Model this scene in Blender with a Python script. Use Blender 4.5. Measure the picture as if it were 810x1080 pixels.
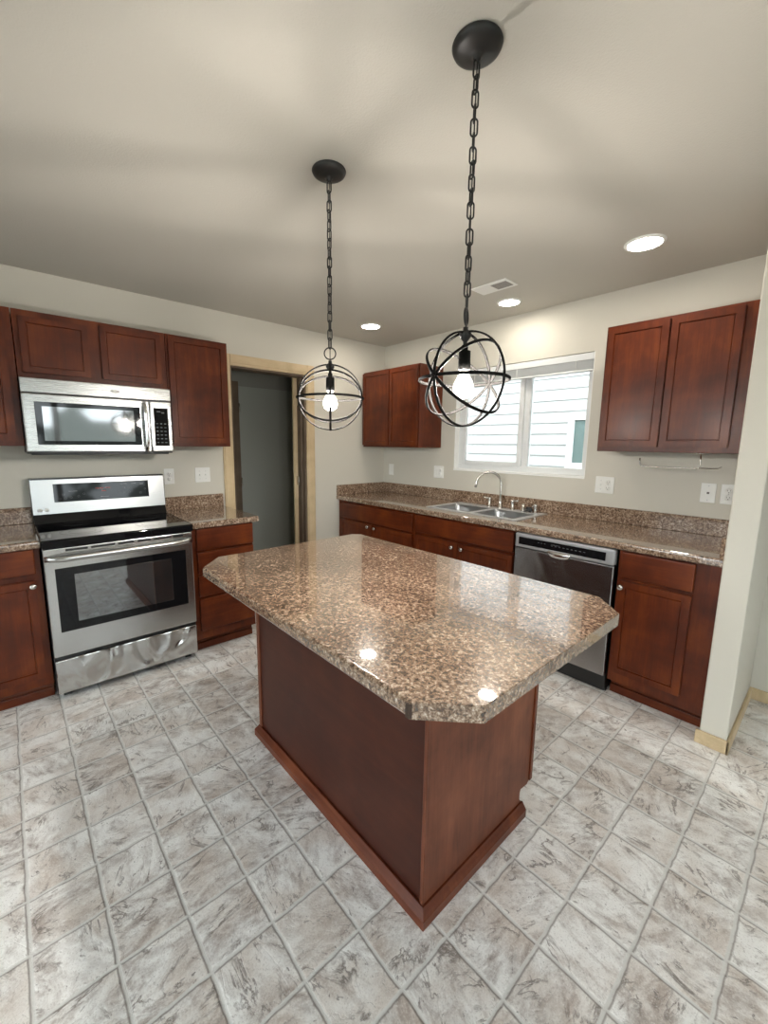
import bpy, bmesh, math, random
from mathutils import Vector, Matrix
random.seed(7)
S = bpy.context.scene
for o in list(bpy.data.objects): bpy.data.objects.remove(o)
C = S.collection
PI = math.pi

# ------------------------------------------------------------------ camera
cam_d = bpy.data.cameras.new('camera'); cam = bpy.data.objects.new('camera', cam_d); C.objects.link(cam)
S.camera = cam
F_PX, PPX, PPY = 438.58, 394.36, 535.07
cam_d.sensor_fit = 'HORIZONTAL'; cam_d.sensor_width = 36.0
cam_d.lens = F_PX / 810 * 36
cam_d.shift_x = (405 - PPX) / 810; cam_d.shift_y = -(540 - PPY) / 810
cam_d.clip_start = 0.02; cam_d.clip_end = 200
yaw, pit, rol = 0.8490, -0.1524, 0.0100
fw = Vector((-math.sin(yaw)*math.cos(pit), math.cos(yaw)*math.cos(pit), math.sin(pit)))
rt = Vector((math.cos(yaw), math.sin(yaw), 0)); up = rt.cross(fw)
r2 = rt*math.cos(rol) + up*math.sin(rol); u2 = -rt*math.sin(rol) + up*math.cos(rol)
m = Matrix((r2, u2, -fw)).transposed().to_4x4()
m.translation = Vector((3.3804, -3.1104, 1.4337))
cam.matrix_world = m

# ------------------------------------------------------------------ light levels
SKY = 4.3            # overcast sky
CAN = 48.0           # recessed ceiling lights
BULB = 1400.0         # pendant bulbs
S.view_settings.view_transform = 'Standard'; S.view_settings.look = 'None'
S.view_settings.gamma = 1.0; S.view_settings.use_curve_mapping = False
S.view_settings.exposure = 1.08

w = bpy.data.worlds.new('overcast_sky'); S.world = w; w.use_nodes = True
nt = w.node_tree; nt.nodes.clear()
def WN(t, **k):
    n = nt.nodes.new(t)
    for a, b in k.items(): setattr(n, a, b)
    return n
tc = WN('ShaderNodeTexCoord'); sp = WN('ShaderNodeSeparateXYZ'); nt.links.new(tc.outputs['Generated'], sp.inputs[0])
nz = WN('ShaderNodeTexNoise'); nz.inputs['Scale'].default_value = 13; nz.inputs['Detail'].default_value = 6
nt.links.new(tc.outputs['Generated'], nz.inputs['Vector'])
ad = WN('ShaderNodeMath', operation='MULTIPLY_ADD'); nt.links.new(nz.outputs[0], ad.inputs[0]); ad.inputs[1].default_value = -0.55
zo = WN('ShaderNodeMath', operation='ADD'); nt.links.new(sp.outputs[2], zo.inputs[0]); zo.inputs[1].default_value = 0.225
nt.links.new(zo.outputs[0], ad.inputs[2])
rp = WN('ShaderNodeValToRGB'); nt.links.new(ad.outputs[0], rp.inputs[0])
e = rp.color_ramp.elements
e[0].position = 0.0; e[0].color = (0.14, 0.16, 0.155, 1)
e[1].position = 0.02; e[1].color = (0.80, 0.86, 0.92, 1)
x = e.new(0.6); x.color = (0.95, 0.98, 1.0, 1)
bg = WN('ShaderNodeBackground'); bg.inputs['Strength'].default_value = SKY
wo = WN('ShaderNodeOutputWorld'); nt.links.new(rp.outputs[0], bg.inputs[0]); nt.links.new(bg.outputs[0], wo.inputs[0])

# ------------------------------------------------------------------ materials
class NB:
    def __init__(s, name):
        s.m = bpy.data.materials.new(name); s.m.use_nodes = True
        s.t = s.m.node_tree; s.b = s.t.nodes['Principled BSDF']; s.out = s.t.nodes['Material Output']
        s._tc = None
    def n(s, t, ins=None, **k):
        q = s.t.nodes.new(t)
        for a, b in k.items(): setattr(q, a, b)
        for a, b in (ins or {}).items():
            if isinstance(b, bpy.types.NodeSocket): s.t.links.new(b, q.inputs[a])
            else: q.inputs[a].default_value = b
        return q
    def set(s, **k):
        for a, b in k.items():
            a = a.replace('_', ' ')
            if isinstance(b, bpy.types.NodeSocket): s.t.links.new(b, s.b.inputs[a])
            else: s.b.inputs[a].default_value = b
        return s
    def obj(s, scale=(1,1,1)):
        if not s._tc: s._tc = s.n('ShaderNodeTexCoord')
        return s.n('ShaderNodeMapping', {'Vector': s._tc.outputs['Object'], 'Scale': scale}).outputs[0]
    def noise(s, vec, scale, detail=4, rough=.5, dist=0.):
        return s.n('ShaderNodeTexNoise', {'Vector': vec, 'Scale': scale, 'Detail': detail, 'Roughness': rough, 'Distortion': dist}).outputs[0]
    def ramp(s, fac, stops, interp='LINEAR'):
        q = s.n('ShaderNodeValToRGB', {'Fac': fac}); q.color_ramp.interpolation = interp
        el = q.color_ramp.elements
        while len(el) < len(stops): el.new(.5)
        for i, (p, c) in enumerate(stops):
            el[i].position = p; el[i].color = (c[0], c[1], c[2], 1) if not isinstance(c, (int, float)) else (c, c, c, 1)
        return q.outputs[0]
    def math(s, op, a, b=0., c=0.):
        q = s.n('ShaderNodeMath', operation=op)
        for i, v in enumerate((a, b, c)):
            if isinstance(v, bpy.types.NodeSocket): s.t.links.new(v, q.inputs[i])
            else: q.inputs[i].default_value = v
        return q.outputs[0]
    def mix(s, f, a, b, blend='MIX'):
        q = s.n('ShaderNodeMix', data_type='RGBA', blend_type=blend)
        for i, v in ((0, f), (6, a), (7, b)):
            if isinstance(v, bpy.types.NodeSocket): s.t.links.new(v, q.inputs[i])
            else: q.inputs[i].default_value = v if i == 0 else (v[0], v[1], v[2], 1)
        return q.outputs[2]
    def bump(s, h, strength=.2, dist=.01):
        q = s.n('ShaderNodeBump', {'Height': h, 'Strength': strength, 'Distance': dist})
        s.t.links.new(q.outputs[0], s.b.inputs['Normal']); return s

def plain(name, col, rough=.5, metal=0., **k):
    q = NB(name); q.set(Base_Color=(*col, 1), Roughness=rough, Metallic=metal, **k); return q.m
def emit(name, col, st):
    q = NB(name); q.set(Base_Color=(*col, 1), Emission_Color=(*col, 1), Emission_Strength=st); return q.m

def paint(name, col, bs=.12):
    q = NB(name); v = q.obj()
    n1 = q.noise(v, 160, 2); n2 = q.noise(v, 1.3, 2)
    q.set(Base_Color=q.mix(q.math('MULTIPLY', n2, .25), col, tuple(c*.94 for c in col)), Roughness=.62)
    q.bump(n1, bs, .004); return q.m
M = {}
M['wall'] = paint('greige_wall_paint', (.60, .572, .50))
M['ceiling'] = paint('ceiling_paint', (.53, .505, .45), .25)
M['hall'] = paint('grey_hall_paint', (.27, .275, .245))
M['white_paint'] = paint('white_trim_paint', (.82, .82, .80), .03)

def wood(name, dark, mid, light, axis='z', rough=.28, gs=1.0):
    q = NB(name)
    sc = {'z': (1, 1, .07), 'x': (.07, 1, 1), 'y': (1, .07, 1)}[axis]
    v = q.obj(sc)
    g1 = q.noise(v, 26*gs, 5, .6, .8); g2 = q.noise(v, 140*gs, 3, .6); big = q.noise(q.obj(), 5.0, 4, .55, .3)
    f = q.math('ADD', q.math('MULTIPLY', g1, .34), q.math('ADD', q.math('MULTIPLY', g2, .14), q.math('MULTIPLY', big, .66)))
    col = q.ramp(f, [(.38, dark), (.58, mid), (.76, light)])
    q.set(Base_Color=col, Roughness=rough+.08, Specular_IOR_Level=.28, Coat_Weight=.06, Coat_Roughness=.2)
    q.bump(g2, .04, .002); return q.m
M['cherry'] = wood('cherry_stained_wood', (.042, .0072, .0020), (.092, .0165, .0036), (.165, .036, .0072))
M['cherry_h'] = wood('cherry_stained_wood_horizontal', (.042, .0072, .0020), (.092, .0165, .0036), (.165, .036, .0072), 'x')
M['cherry_dark'] = plain('cherry_frame_gap', (.03, .008, .004), .4)
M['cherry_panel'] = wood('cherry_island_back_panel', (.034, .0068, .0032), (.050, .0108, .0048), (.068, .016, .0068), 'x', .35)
M['cherry_oak'] = wood('cherry_island_end_oak', (.070, .019, .009), (.150, .046, .022), (.215, .074, .036), 'z', .4, 1.3)
M['oak'] = wood('pale_maple_trim', (.46, .35, .21), (.58, .45, .28), (.66, .53, .35), 'z', .4)
M['oak_h'] = wood('pale_maple_trim_horizontal', (.46, .35, .21), (.58, .45, .28), (.66, .53, .35), 'y', .4)
M['brown_trim_shaded_jamb'] = wood('brown_door_trim_and_jamb_shade', (.10, .075, .05), (.14, .10, .07), (.18, .135, .095), 'z', .45)

def laminate(name='speckled_brown_laminate', gloss=True):
    q = NB(name); v = q.obj()
    wv = q.n('ShaderNodeTexNoise', {'Vector': v, 'Scale': 55, 'Detail': 2})
    vd = q.n('ShaderNodeVectorMath', {0: v}, operation='ADD')
    sc = q.n('ShaderNodeVectorMath', {0: wv.outputs['Color'], 'Scale': .014}, operation='SCALE')
    q.t.links.new(sc.outputs[0], vd.inputs[1])
    a = q.noise(vd.outputs[0], 92, 5, .66, .5); b = q.noise(v, 230, 3, .6); big = q.noise(v, 6, 3, .5)
    f = q.math('ADD', q.math('MULTIPLY', a, .72), q.math('ADD', q.math('MULTIPLY', b, .24), q.math('MULTIPLY', big, .10)))
    col = q.ramp(f, [(.395, (.026, .015, .010)), (.46, (.095, .056, .035)), (.52, (.205, .130, .084)), (.585, (.34, .24, .168)), (.67, (.60, .50, .40))])
    q.set(Base_Color=col, Roughness=.22 if gloss else .4, Specular_IOR_Level=.5 if gloss else .12, Coat_Weight=1. if gloss else .15, Coat_Roughness=.03, Coat_IOR=1.75)
    return q.m
M['laminate'] = laminate()
M['laminate_splash'] = laminate('speckled_brown_backsplash_laminate', False)

def steel(name, axis='x', rough=.24, col=(.57, .57, .56), dent=0., var=.09):
    q = NB(name)
    sc = {'x': (.02, 1, 1), 'z': (1, 1, .02), 'y': (1, .02, 1)}[axis]
    br = q.noise(q.obj(sc), 320, 3, .6); lo = q.noise(q.obj(), 2.6, 2, .5, .5)
    rr = q.math('ADD', rough - .05, q.math('MULTIPLY', br, var))
    q.set(Base_Color=q.mix(br, tuple(c*.93 for c in col), col), Metallic=1., Roughness=rr)
    if dent: lo = q.noise(q.obj((1, 1, .8)), 5.5, 1, .4, 1.2)
    h = q.math('ADD', q.math('MULTIPLY', br, .012 if not dent else .002), q.math('MULTIPLY', lo, dent))
    q.bump(h, .35 if not dent else .8, .02 if not dent else .05); return q.m
M['steel'] = steel('brushed_stainless')
M['steel_mw'] = steel('microwave_stainless', 'x', .28, (.47, .47, .46))
M['steel_warp'] = steel('brushed_stainless_warped', dent=.9, rough=.2)
M['steel_dw'] = steel('dishwasher_stainless', 'x', .26, (.36, .35, .35), .12)
M['steel_dark'] = plain('steel_edge', (.55, .55, .55), .3, 1.)
M['sink'] = steel('sink_stainless', 'x', .34, (.42, .43, .44))
M['nickel'] = plain('brushed_nickel', (.62, .59, .55), .26, 1.)
M['chrome'] = plain('chrome', (.80, .80, .80), .08, 1.)
M['black_glass'] = plain('black_glass', (.006, .006, .007), .04, 0., IOR=1.34)
M['oven_glass'] = plain('oven_window_glass', (.015, .016, .017), .03, 0., IOR=2.6)
M['mw_glass'] = plain('microwave_window_glass', (.02, .024, .026), .05, 0., IOR=2.4)
M['black'] = plain('black_plastic', (.012, .012, .012), .35)
M['black_metal'] = plain('matte_black_metal', (.012, .0115, .011), .42, .0)
M['ring'] = plain('dark_bronze_cage_metal', (.007, .0065, .006), .7, 0., Specular_IOR_Level=.1)
M['white'] = plain('white_plastic', (.80, .80, .77), .35)
M['slot'] = plain('outlet_slot', (.10, .09, .08), .5)
M['mark'] = plain('printed_mark', (.55, .55, .56), .4)
M['red_mark'] = plain('printed_red_mark', (.30, .03, .02), .4)
M['vinyl'] = plain('white_window_vinyl', (.70, .715, .72), .35)
M['can'] = emit('recessed_lens', (1., .93, .82), CAN)
M['bulb'] = emit('glowing_bulb', (1., .94, .86), BULB)
def bulbglass():
    q = NB('lit_bulb_envelope')
    g = q.n('ShaderNodeEmission', {'Color': (1., .95, .88, 1), 'Strength': 9.}); t = q.n('ShaderNodeBsdfTransparent')
    mx = q.n('ShaderNodeMixShader', {0: .22, 1: t.outputs[0], 2: g.outputs[0]}); q.t.links.new(mx.outputs[0], q.out.inputs[0]); return q.m
M['bulb_envelope'] = bulbglass()
def glassmat():
    q = NB('window_glass')
    g = q.n('ShaderNodeBsdfGlossy', {'Roughness': 0.0}); t = q.n('ShaderNodeBsdfTransparent', {'Color': (.96, .98, .97, 1)})
    fr = q.n('ShaderNodeFresnel', {'IOR': 1.45}); mx = q.n('ShaderNodeMixShader', {0: fr.outputs[0], 1: t.outputs[0], 2: g.outputs[0]})
    q.t.links.new(mx.outputs[0], q.out.inputs[0]); return q.m
M['glass'] = glassmat()
M['siding'] = plain('pale_vinyl_siding', (.37, .38, .385), .55)
M['far_glass'] = plain('neighbour_window_glass', (.09, .135, .135), .08, 0., IOR=1.6)
M['grass'] = plain('pale_concrete_ground', (.34, .34, .32), .9)

def floor_mat():
    q = NB('stone_pattern_vinyl_tile')
    P = .1845
    tcn = q.n('ShaderNodeTexCoord'); o = tcn.outputs['Object']
    wob = q.n('ShaderNodeTexNoise', {'Vector': o, 'Scale': 16, 'Detail': 3})
    s3 = q.n('ShaderNodeSeparateXYZ', {0: o}); w3 = q.n('ShaderNodeSeparateColor', {0: wob.outputs['Color']})
    def cell(c, off, wv):
        a = q.math('ADD', c, q.math('MULTIPLY', q.math('SUBTRACT', wv, .5), .012))
        a = q.math('DIVIDE', q.math('SUBTRACT', a, off), P)
        fl = q.math('FLOOR', a); fr = q.math('SUBTRACT', a, fl)
        return fl, fr
    cx, fx = cell(s3.outputs[0], 2.950, w3.outputs[0]); cy, fy = cell(s3.outputs[1], -2.820, w3.outputs[1])
    cid = q.n('ShaderNodeCombineXYZ', {0: cx, 1: cy, 2: 0.}).outputs[0]
    wn = q.n('ShaderNodeTexWhiteNoise', {'Vector': cid}, noise_dimensions='3D')
    ang = q.math('MULTIPLY', q.math('FLOOR', q.math('MULTIPLY', wn.outputs[0], 3.99)), .62)
    rot = q.n('ShaderNodeVectorRotate', {'Vector': o, 'Angle': ang}, rotation_type='Z_AXIS').outputs[0]
    offs = q.n('ShaderNodeVectorMath', {0: wn.outputs['Color'], 'Scale': 13.}, operation='SCALE').outputs[0]
    v = q.n('ShaderNodeVectorMath', {0: rot, 1: offs}, operation='ADD').outputs[0]
    vs = q.n('ShaderNodeMapping', {'Vector': v, 'Scale': (1, .55, 1)}).outputs[0]
    blot = q.noise(vs, 9.5, 7, .66, 1.0)
    vein = q.noise(vs, 7.5, 6, .6, 1.3)
    vl = q.math('ABSOLUTE', q.math('SUBTRACT', vein, .5))
    fine = q.noise(vs, 42, 5, .7, .6)
    speck = q.noise(vs, 60, 3, .6, 1.0)
    mask = q.ramp(q.noise(v, 12, 2, .5), [(.46, 0.), (.60, 1.)])
    warm = q.noise(v, 6, 3, .5)
    tone = q.math('ADD', q.math('ADD', q.math('MULTIPLY', blot, .75), q.math('MULTIPLY', fine, .32)), q.math('MULTIPLY', q.math('SUBTRACT', wn.outputs[0], .5), .07))
    base = q.ramp(tone, [(.36, (.27, .232, .215)), (.43, (.49, .445, .42)), (.505, (.72, .70, .68)), (.585, (.90, .895, .88))])
    base = q.mix(q.ramp(warm, [(.42, 0.), (.64, .52)]), base, (.56, .46, .385))
    base = q.mix(q.math('MULTIPLY', mask, q.ramp(vl, [(.0, .95), (.010, .6), (.026, 0.)])), base, (.20, .17, .155))
    base = q.mix(q.math('MULTIPLY', q.ramp(speck, [(.30, .8), (.36, 0.)]), q.math('SUBTRACT', 1., q.math('MULTIPLY', mask, .4))), base, (.20, .175, .165))
    base = q.mix(q.ramp(speck, [(.64, 0.), (.72, .5)]), base, (.86, .855, .84))
    grain = q.noise(v, 210, 3, .65)
    base = q.mix(q.ramp(grain, [(.30, .4), (.46, 0.)]), base, (.33, .30, .28))
    base = q.mix(q.ramp(grain, [(.54, 0.), (.72, .5)]), base, (.90, .895, .88))
    ex = q.math('MINIMUM', fx, q.math('SUBTRACT', 1., fx)); ey = q.math('MINIMUM', fy, q.math('SUBTRACT', 1., fy))
    ed = q.math('MINIMUM', ex, ey)
    line = q.ramp(ed, [(.018, 1.), (.030, 0.)])
    # printed joint: pale groove with a shadow line painted along one bank
    dk = q.math('MAXIMUM', q.ramp(fx, [(.015, 0.), (.022, 1.), (.036, .9), (.055, 0.)]), q.ramp(fy, [(.945, 0.), (.964, .9), (.978, 1.), (.985, 0.)]))
    base = q.mix(q.math('MULTIPLY', dk, .75), base, (.24, .22, .205))
    base = q.mix(q.math('MULTIPLY', line, .85), base, (.70, .695, .675))
    q.set(Base_Color=base, Roughness=q.math('ADD', .34, q.math('MULTIPLY', blot, .12)), Specular_IOR_Level=.45)
    h = q.math('ADD', q.ramp(ed, [(.010, 0.), (.045, 1.)]), q.math('ADD', q.math('MULTIPLY', fine, .35), q.math('MULTIPLY', q.ramp(vl, [(0., 0.), (.03, 1.)]), .3)))
    q.bump(h, .28, .004); return q.m
M['floor'] = floor_mat()

# ------------------------------------------------------------------ mesh helpers
def add(bm, src, mat=None):
    mp = {}
    for v in src.verts: mp[v] = bm.verts.new(mat @ v.co if mat else v.co)
    for f in src.faces:
        try: nf = bm.faces.new([mp[v] for v in f.verts]); nf.smooth = f.smooth
        except ValueError: pass
    src.free()
def box(bm, lo, hi, bev=.002, seg=2):
    t = bmesh.new(); bmesh.ops.create_cube(t, size=1)
    for v in t.verts: v.co = Vector([(lo[i]+hi[i])/2 + v.co[i]*(hi[i]-lo[i]) for i in range(3)])
    bev = min(bev, min(abs(hi[i]-lo[i]) for i in range(3))*.45)
    if bev > 0: bmesh.ops.bevel(t, geom=t.edges[:], offset=bev, segments=seg, affect='EDGES', profile=.5)
    add(bm, t); return bm
def frame_of(d):
    d = d.normalized(); a = Vector((0,0,1)) if abs(d.z) < .9 else Vector((1,0,0))
    u = d.cross(a).normalized(); return u, d.cross(u).normalized()
def tube(bm, pts, r, n=10, closed=False, caps=True):
    pts = [Vector(p) for p in pts]; N = len(pts); rings = []; u = None
    rr = r if isinstance(r, (list, tuple)) else [r]*N
    for i, p in enumerate(pts):
        if closed: d = pts[(i+1) % N] - pts[i-1]
        else: d = pts[min(i+1, N-1)] - pts[max(i-1, 0)]
        d.normalize()
        if u is None: u, _ = frame_of(d)
        u = (u - d*u.dot(d)).normalized(); v = d.cross(u)
        rings.append([bm.verts.new(p + (u*math.cos(2*PI*k/n) + v*math.sin(2*PI*k/n))*rr[i]) for k in range(n)])
    for i in range(N if closed else N-1):
        a, b = rings[i], rings[(i+1) % N]
        for k in range(n):
            f = bm.faces.new((a[k], a[(k+1) % n], b[(k+1) % n], b[k])); f.smooth = True
    if caps and not closed:
        bm.faces.new(rings[0][::-1]); bm.faces.new(rings[-1])
    return bm
def lathe(bm, prof, c=(0,0,0), axis=(0,0,1), n=24, smooth=True):
    c = Vector(c); ax = Vector(axis).normalized(); u, v = frame_of(ax); rings = []
    for r, h in prof:
        if r < 1e-6: rings.append([bm.verts.new(c + ax*h)])
        else: rings.append([bm.verts.new(c + ax*h + (u*math.cos(2*PI*k/n) + v*math.sin(2*PI*k/n))*r) for k in range(n)])
    for a, b in zip(rings, rings[1:]):
        for k in range(n):
            q = [a[k % len(a)], a[(k+1) % len(a)], b[(k+1) % len(b)], b[k % len(b)]]
            q2 = []
            for t in q:
                if t not in q2: q2.append(t)
            if len(q2) > 2:
                f = bm.faces.new(q2); f.smooth = smooth
    return bm
def band(bm, R, u, v, wd, th, c=(0,0,0), n=72):
    """flat hoop in the plane of u and v, wd across its normal, th radially"""
    u = Vector(u).normalized(); v = Vector(v); v = (v - u*u.dot(v)).normalized(); w = u.cross(v); c = Vector(c); rings = []
    for k in range(n):
        a = 2*PI*k/n; d = u*math.cos(a) + v*math.sin(a)
        rings.append([bm.verts.new(c + d*(R + s*th/2) + w*(t*wd/2)) for s, t in ((-1,-.7),(-.4,-1),(.4,-1),(1,-.7),(1,.7),(.4,1),(-.4,1),(-1,.7))])
    for k in range(n):
        a, b = rings[k], rings[(k+1) % n]
        for j in range(8):
            f = bm.faces.new((a[j], a[(j+1) % 8], b[(j+1) % 8], b[j])); f.smooth = True
    return bm
def poly_prism(bm, pts, z0, z1):
    lo = [bm.verts.new((p[0], p[1], z0)) for p in pts]; hi = [bm.verts.new((p[0], p[1], z1)) for p in pts]; n = len(pts)
    bm.faces.new(lo[::-1]); bm.faces.new(hi)
    for i in range(n): bm.faces.new((lo[i], lo[(i+1) % n], hi[(i+1) % n], hi[i]))
    return bm
def profile_x(bm, prof, x0, x1):
    """extrude a closed (y, z) profile along x"""
    a = [bm.verts.new((x0, y, z)) for y, z in prof]; b = [bm.verts.new((x1, y, z)) for y, z in prof]; n = len(prof)
    bm.faces.new(a); bm.faces.new(b[::-1])
    for i in range(n): bm.faces.new((a[i], b[i], b[(i+1) % n], a[(i+1) % n]))
    return bm
def obj(name, bm, mat, parent=None, loc=None, label=None, smooth=False):
    bmesh.ops.recalc_face_normals(bm, faces=bm.faces[:])
    me = bpy.data.meshes.new(name); bm.to_mesh(me); bm.free()
    o = bpy.data.objects.new(name, me); C.objects.link(o)
    for q in (mat if isinstance(mat, (list, tuple)) else [mat]): me.materials.append(q)
    if parent: o.parent = parent
    if loc: o.location = loc
    if label: o['label'] = label
    return o
def tag(o, label, cat, group=None):
    o['label'] = label; o['category'] = cat
    if group: o['group'] = group
    return o
def thing(name, label, cat, loc=(0,0,0), rz=0., group=None):
    o = bpy.data.objects.new(name, None); C.objects.link(o); o.location = loc; o.rotation_euler = (0,0,rz); o.empty_display_size = .1
    return tag(o, label, cat, group)
def struct(name, bm, mat, parent=None):
    o = obj(name, bm, mat, parent)
    o['kind'] = 'structure'
    return o
B = bmesh.new
def bx(lo, hi, bev=.002, seg=2): return box(B(), lo, hi, bev, seg)

# ------------------------------------------------------------------ the room
H = 2.44
XR, YF = 6.0, -6.2
b = B(); box(b, (-2.2, YF-.2, -.1), (XR+.2, .14, 0), 0); struct('floor', b, M['floor'])
b = B(); box(b, (-2.2, YF-.2, H), (XR+.2, .14, H+.12), 0); struct('ceiling', b, M['ceiling'])
# left wall with doorway
DY0, DY1, DZ = -1.700, -.985, 2.046
b = B(); box(b, (-.12, YF, 0), (0, DY0, H), 0); box(b, (-.12, DY1, 0), (0, 0, H), 0); box(b, (-.12, DY0, DZ), (0, DY1, H), 0)
struct('wall_left', b, M['wall'])
# back wall with window
WX0, WX1, WZ0, WZ1 = .960, 2.136, 1.208, 2.078
b = B(); box(b, (-.12, 0, 0), (WX0, .14, H), 0); box(b, (WX1, 0, 0), (XR+.14, .14, H), 0)
box(b, (WX0, 0, 0), (WX1, .14, WZ0), 0); box(b, (WX0, 0, WZ1), (WX1, .14, H), 0)
struct('wall_back', b, M['wall'])
b = B(); box(b, (3.052, -.685, 0), (3.155, 0, H), .006); struct('wall_wing', b, M['wall'])
# right wall with patio door, front wall with a window added for daylight (both behind the viewer)
PY0, PY1, PZ0, PZ1 = -3.9, -1.0, .90, 2.12
b = B(); box(b, (XR, YF, 0), (XR+.14, PY0, H), 0); box(b, (XR, PY1, 0), (XR+.14, 0, H), 0); box(b, (XR, PY0, PZ1), (XR+.14, PY1, H), 0); box(b, (XR, PY0, 0), (XR+.14, PY1, PZ0), 0)
struct('wall_right', b, M['wall'])
FX0, FX1, FZ0, FZ1 = .9, 5.2, .10, 2.20
b = B(); box(b, (-.12, YF-.14, 0), (FX0, YF, H), 0); box(b, (FX1, YF-.14, 0), (XR+.14, YF, H), 0); box(b, (FX0, YF-.14, 0), (FX1, YF, FZ0), 0); box(b, (FX0, YF-.14, FZ1), (FX1, YF, H), 0)
struct('wall_front', b, M['wall'])
def sash(name, fixed, a0, a1, z0, z1, axis, c, mull, fwid=.05):
    """window: vinyl frame with panes; axis 'x' runs along x at y=c, axis 'y' along y at x=c"""
    def bb(bm, p0, p1, q0, q1, d0, d1, bev=.004):
        if axis == 'x': box(bm, (p0, c+d0, q0), (p1, c+d1, q1), bev)
        else: box(bm, (c+d0, p0, q0), (c+d1, p1, q1), bev)
    f = B()
    bb(f, a0, a1, z0, z0+fwid, 0, .07); bb(f, a0, a1, z1-fwid, z1, 0, .07)
    bb(f, a0, a0+fwid, z0+fwid, z1-fwid, 0, .07); bb(f, a1-fwid, a1, z0+fwid, z1-fwid, 0, .07)
    for k in mull: bb(f, k-.042, k+.042, z0+fwid, z1-fwid, .01, .06)
    o = struct(name, f, M['vinyl'])
    edges = [a0+fwid] + [k for k in mull] + [a1-fwid]
    for p, q in zip(edges, edges[1:]):
        g = B(); bb(g, p, q, z0+fwid, z1-fwid, .033, .037, 0); pn = obj('pane', g, M['glass'], o); pn['kind'] = 'structure'
    return o
wf = sash('window_1', 0, WX0+.004, WX1-.004, WZ0+.004, WZ1-.004, 'x', .06, [1.600])
# inner sash of the sliding half
b = B()
for lo, hi in (((1.012, .045, WZ0+.05), (1.046, .072, WZ1-.05)), ((1.560, .045, WZ0+.05), (1.600, .072, WZ1-.05)), ((1.046, .045, WZ0+.05), (1.56, .072, WZ0+.082)), ((1.046, .045, WZ1-.085), (1.56, .072, WZ1-.05))): box(b, lo, hi, .004)
so = obj('sliding_sash', b, M['vinyl'], wf); so['kind'] = 'structure'
b = B(); box(b, (WX0+.001, -.004, WZ0-.012), (WX1-.001, .062, WZ0+.006), .002)
box(b, (WX0, .001, WZ0), (WX0+.006, .06, WZ1), .001); box(b, (WX1-.006, .001, WZ0), (WX1, .06, WZ1), .001)
so = obj('window_sill', b, M['white_paint'], wf); so['kind'] = 'structure'
sash('window_2', 0, PY0, PY1, PZ0, PZ1, 'y', XR+.03, [(PY0+PY1)/2], .07)
sash('added_light_window', 0, FX0, FX1, FZ0, FZ1, 'x', YF-.1, [2.33, 3.47], .06)  # unseen glazing, added to let more daylight into the room

# doorway trim
def casing(bm, y0, y1, z0, z1):
    box(bm, (0, y0, z0), (.016, y1, z1), .004)
    if y1-y0 < z1-z0: box(bm, (.014, y0+.012, z0), (.021, y1-.02, z1-.0), .003)
    else: box(bm, (.014, y0, z0+.02), (.021, y1, z1-.012), .003)
b = B(); casing(b, DY1-.003, DY1+.085, 0, DZ+.085); struct('trim_1', b, M['oak'])
b = B(); casing(b, DY0-.082, DY0+.003, 0, DZ+.085); struct('trim_2', b, M['oak'])
b = B(); casing(b, DY0+.003, DY1-.003, DZ-.003, DZ+.085); struct('trim_3', b, M['oak_h'])
d1 = B(); box(d1, (-.13, DY1-.018, 0), (.002, DY1, DZ), .002); box(d1, (-.13, DY0, 0), (.002, DY0+.018, DZ), .002); box(d1, (-.13, DY0, DZ-.018), (.002, DY1, DZ), .002)
box(d1, (-.085, DY1-.032, 0), (-.045, DY1-.016, DZ-.015), .002)
dj = struct('door_1', d1, M['brown_trim_shaded_jamb'])  # jamb's shade put into its colour, a brown shared with the hall frame
b = B(); box(b, (-.150, DY1-.058, 0), (-.128, DY1-.004, DZ-.012), .003); o = obj('rear_casing', b, M['oak'], dj); o['kind'] = 'structure'
b = B(); box(b, (-.128, DY1-.036, 1.03), (-.086, DY1-.0175, 1.115), .002); box(b, (-.118, DY1-.038, 1.055), (-.098, DY1-.034, 1.09), .001)
o = obj('strike_plate', b, M['nickel'], dj); o['kind'] = 'structure'
b = B(); box(b, (-.127, DY1-.024, 1.78), (-.10, DY1-.0175, 1.88), .002); o = obj('hinge', b, M['nickel'], dj); o['kind'] = 'structure'
# hall beyond: walls and a closed grey door in a brown frame
b = B(); box(b, (-1.17, -2.1, 0), (-1.05, .0, H), 0); box(b, (-1.17, -2.1, 0), (-.12, -1.98, H), 0); box(b, (-1.17, -.12, 0), (-.12, 0, H), 0)
struct('wall_hall', b, M['hall'])
b = B(); box(b, (-1.05, -1.262, 0), (-1.028, -1.178, 2.075), .004); 
dh = struct('door_2', b, M['brown_trim_shaded_jamb'])
b = B(); box(b, (-1.05, -1.176, .01), (-1.036, -.38, 2.026), .003); o = obj('door_leaf', b, plain('grey_door_paint', (.36, .375, .34), .45), dh); o['kind'] = 'structure'
for z in (.25, 1.0, 1.80):
    b = B(); tube(b, [(-1.022, -1.178, z-.045), (-1.022, -1.178, z+.045)], .007, 10); o = obj('hinge', b, M['nickel'], dh); o['kind'] = 'structure'
# baseboards
b = B(); box(b, (3.038, -.698, 0), (3.168, -.685, .068), .004); struct('baseboard_wing', b, M['oak_h'])
b = B(); box(b, (3.155, -.698, 0), (3.168, -.012, .068), .004); struct('baseboard_wing_right', b, M['oak_h'])
b = B(); box(b, (3.155, -.013, 0), (XR, 0, .068), .004); struct('baseboard_back', b, M['oak'])
b = B(); box(b, (0, DY1+.086, 0), (.013, -.64, .068), .004); struct('baseboard_left', b, M['oak'])

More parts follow.
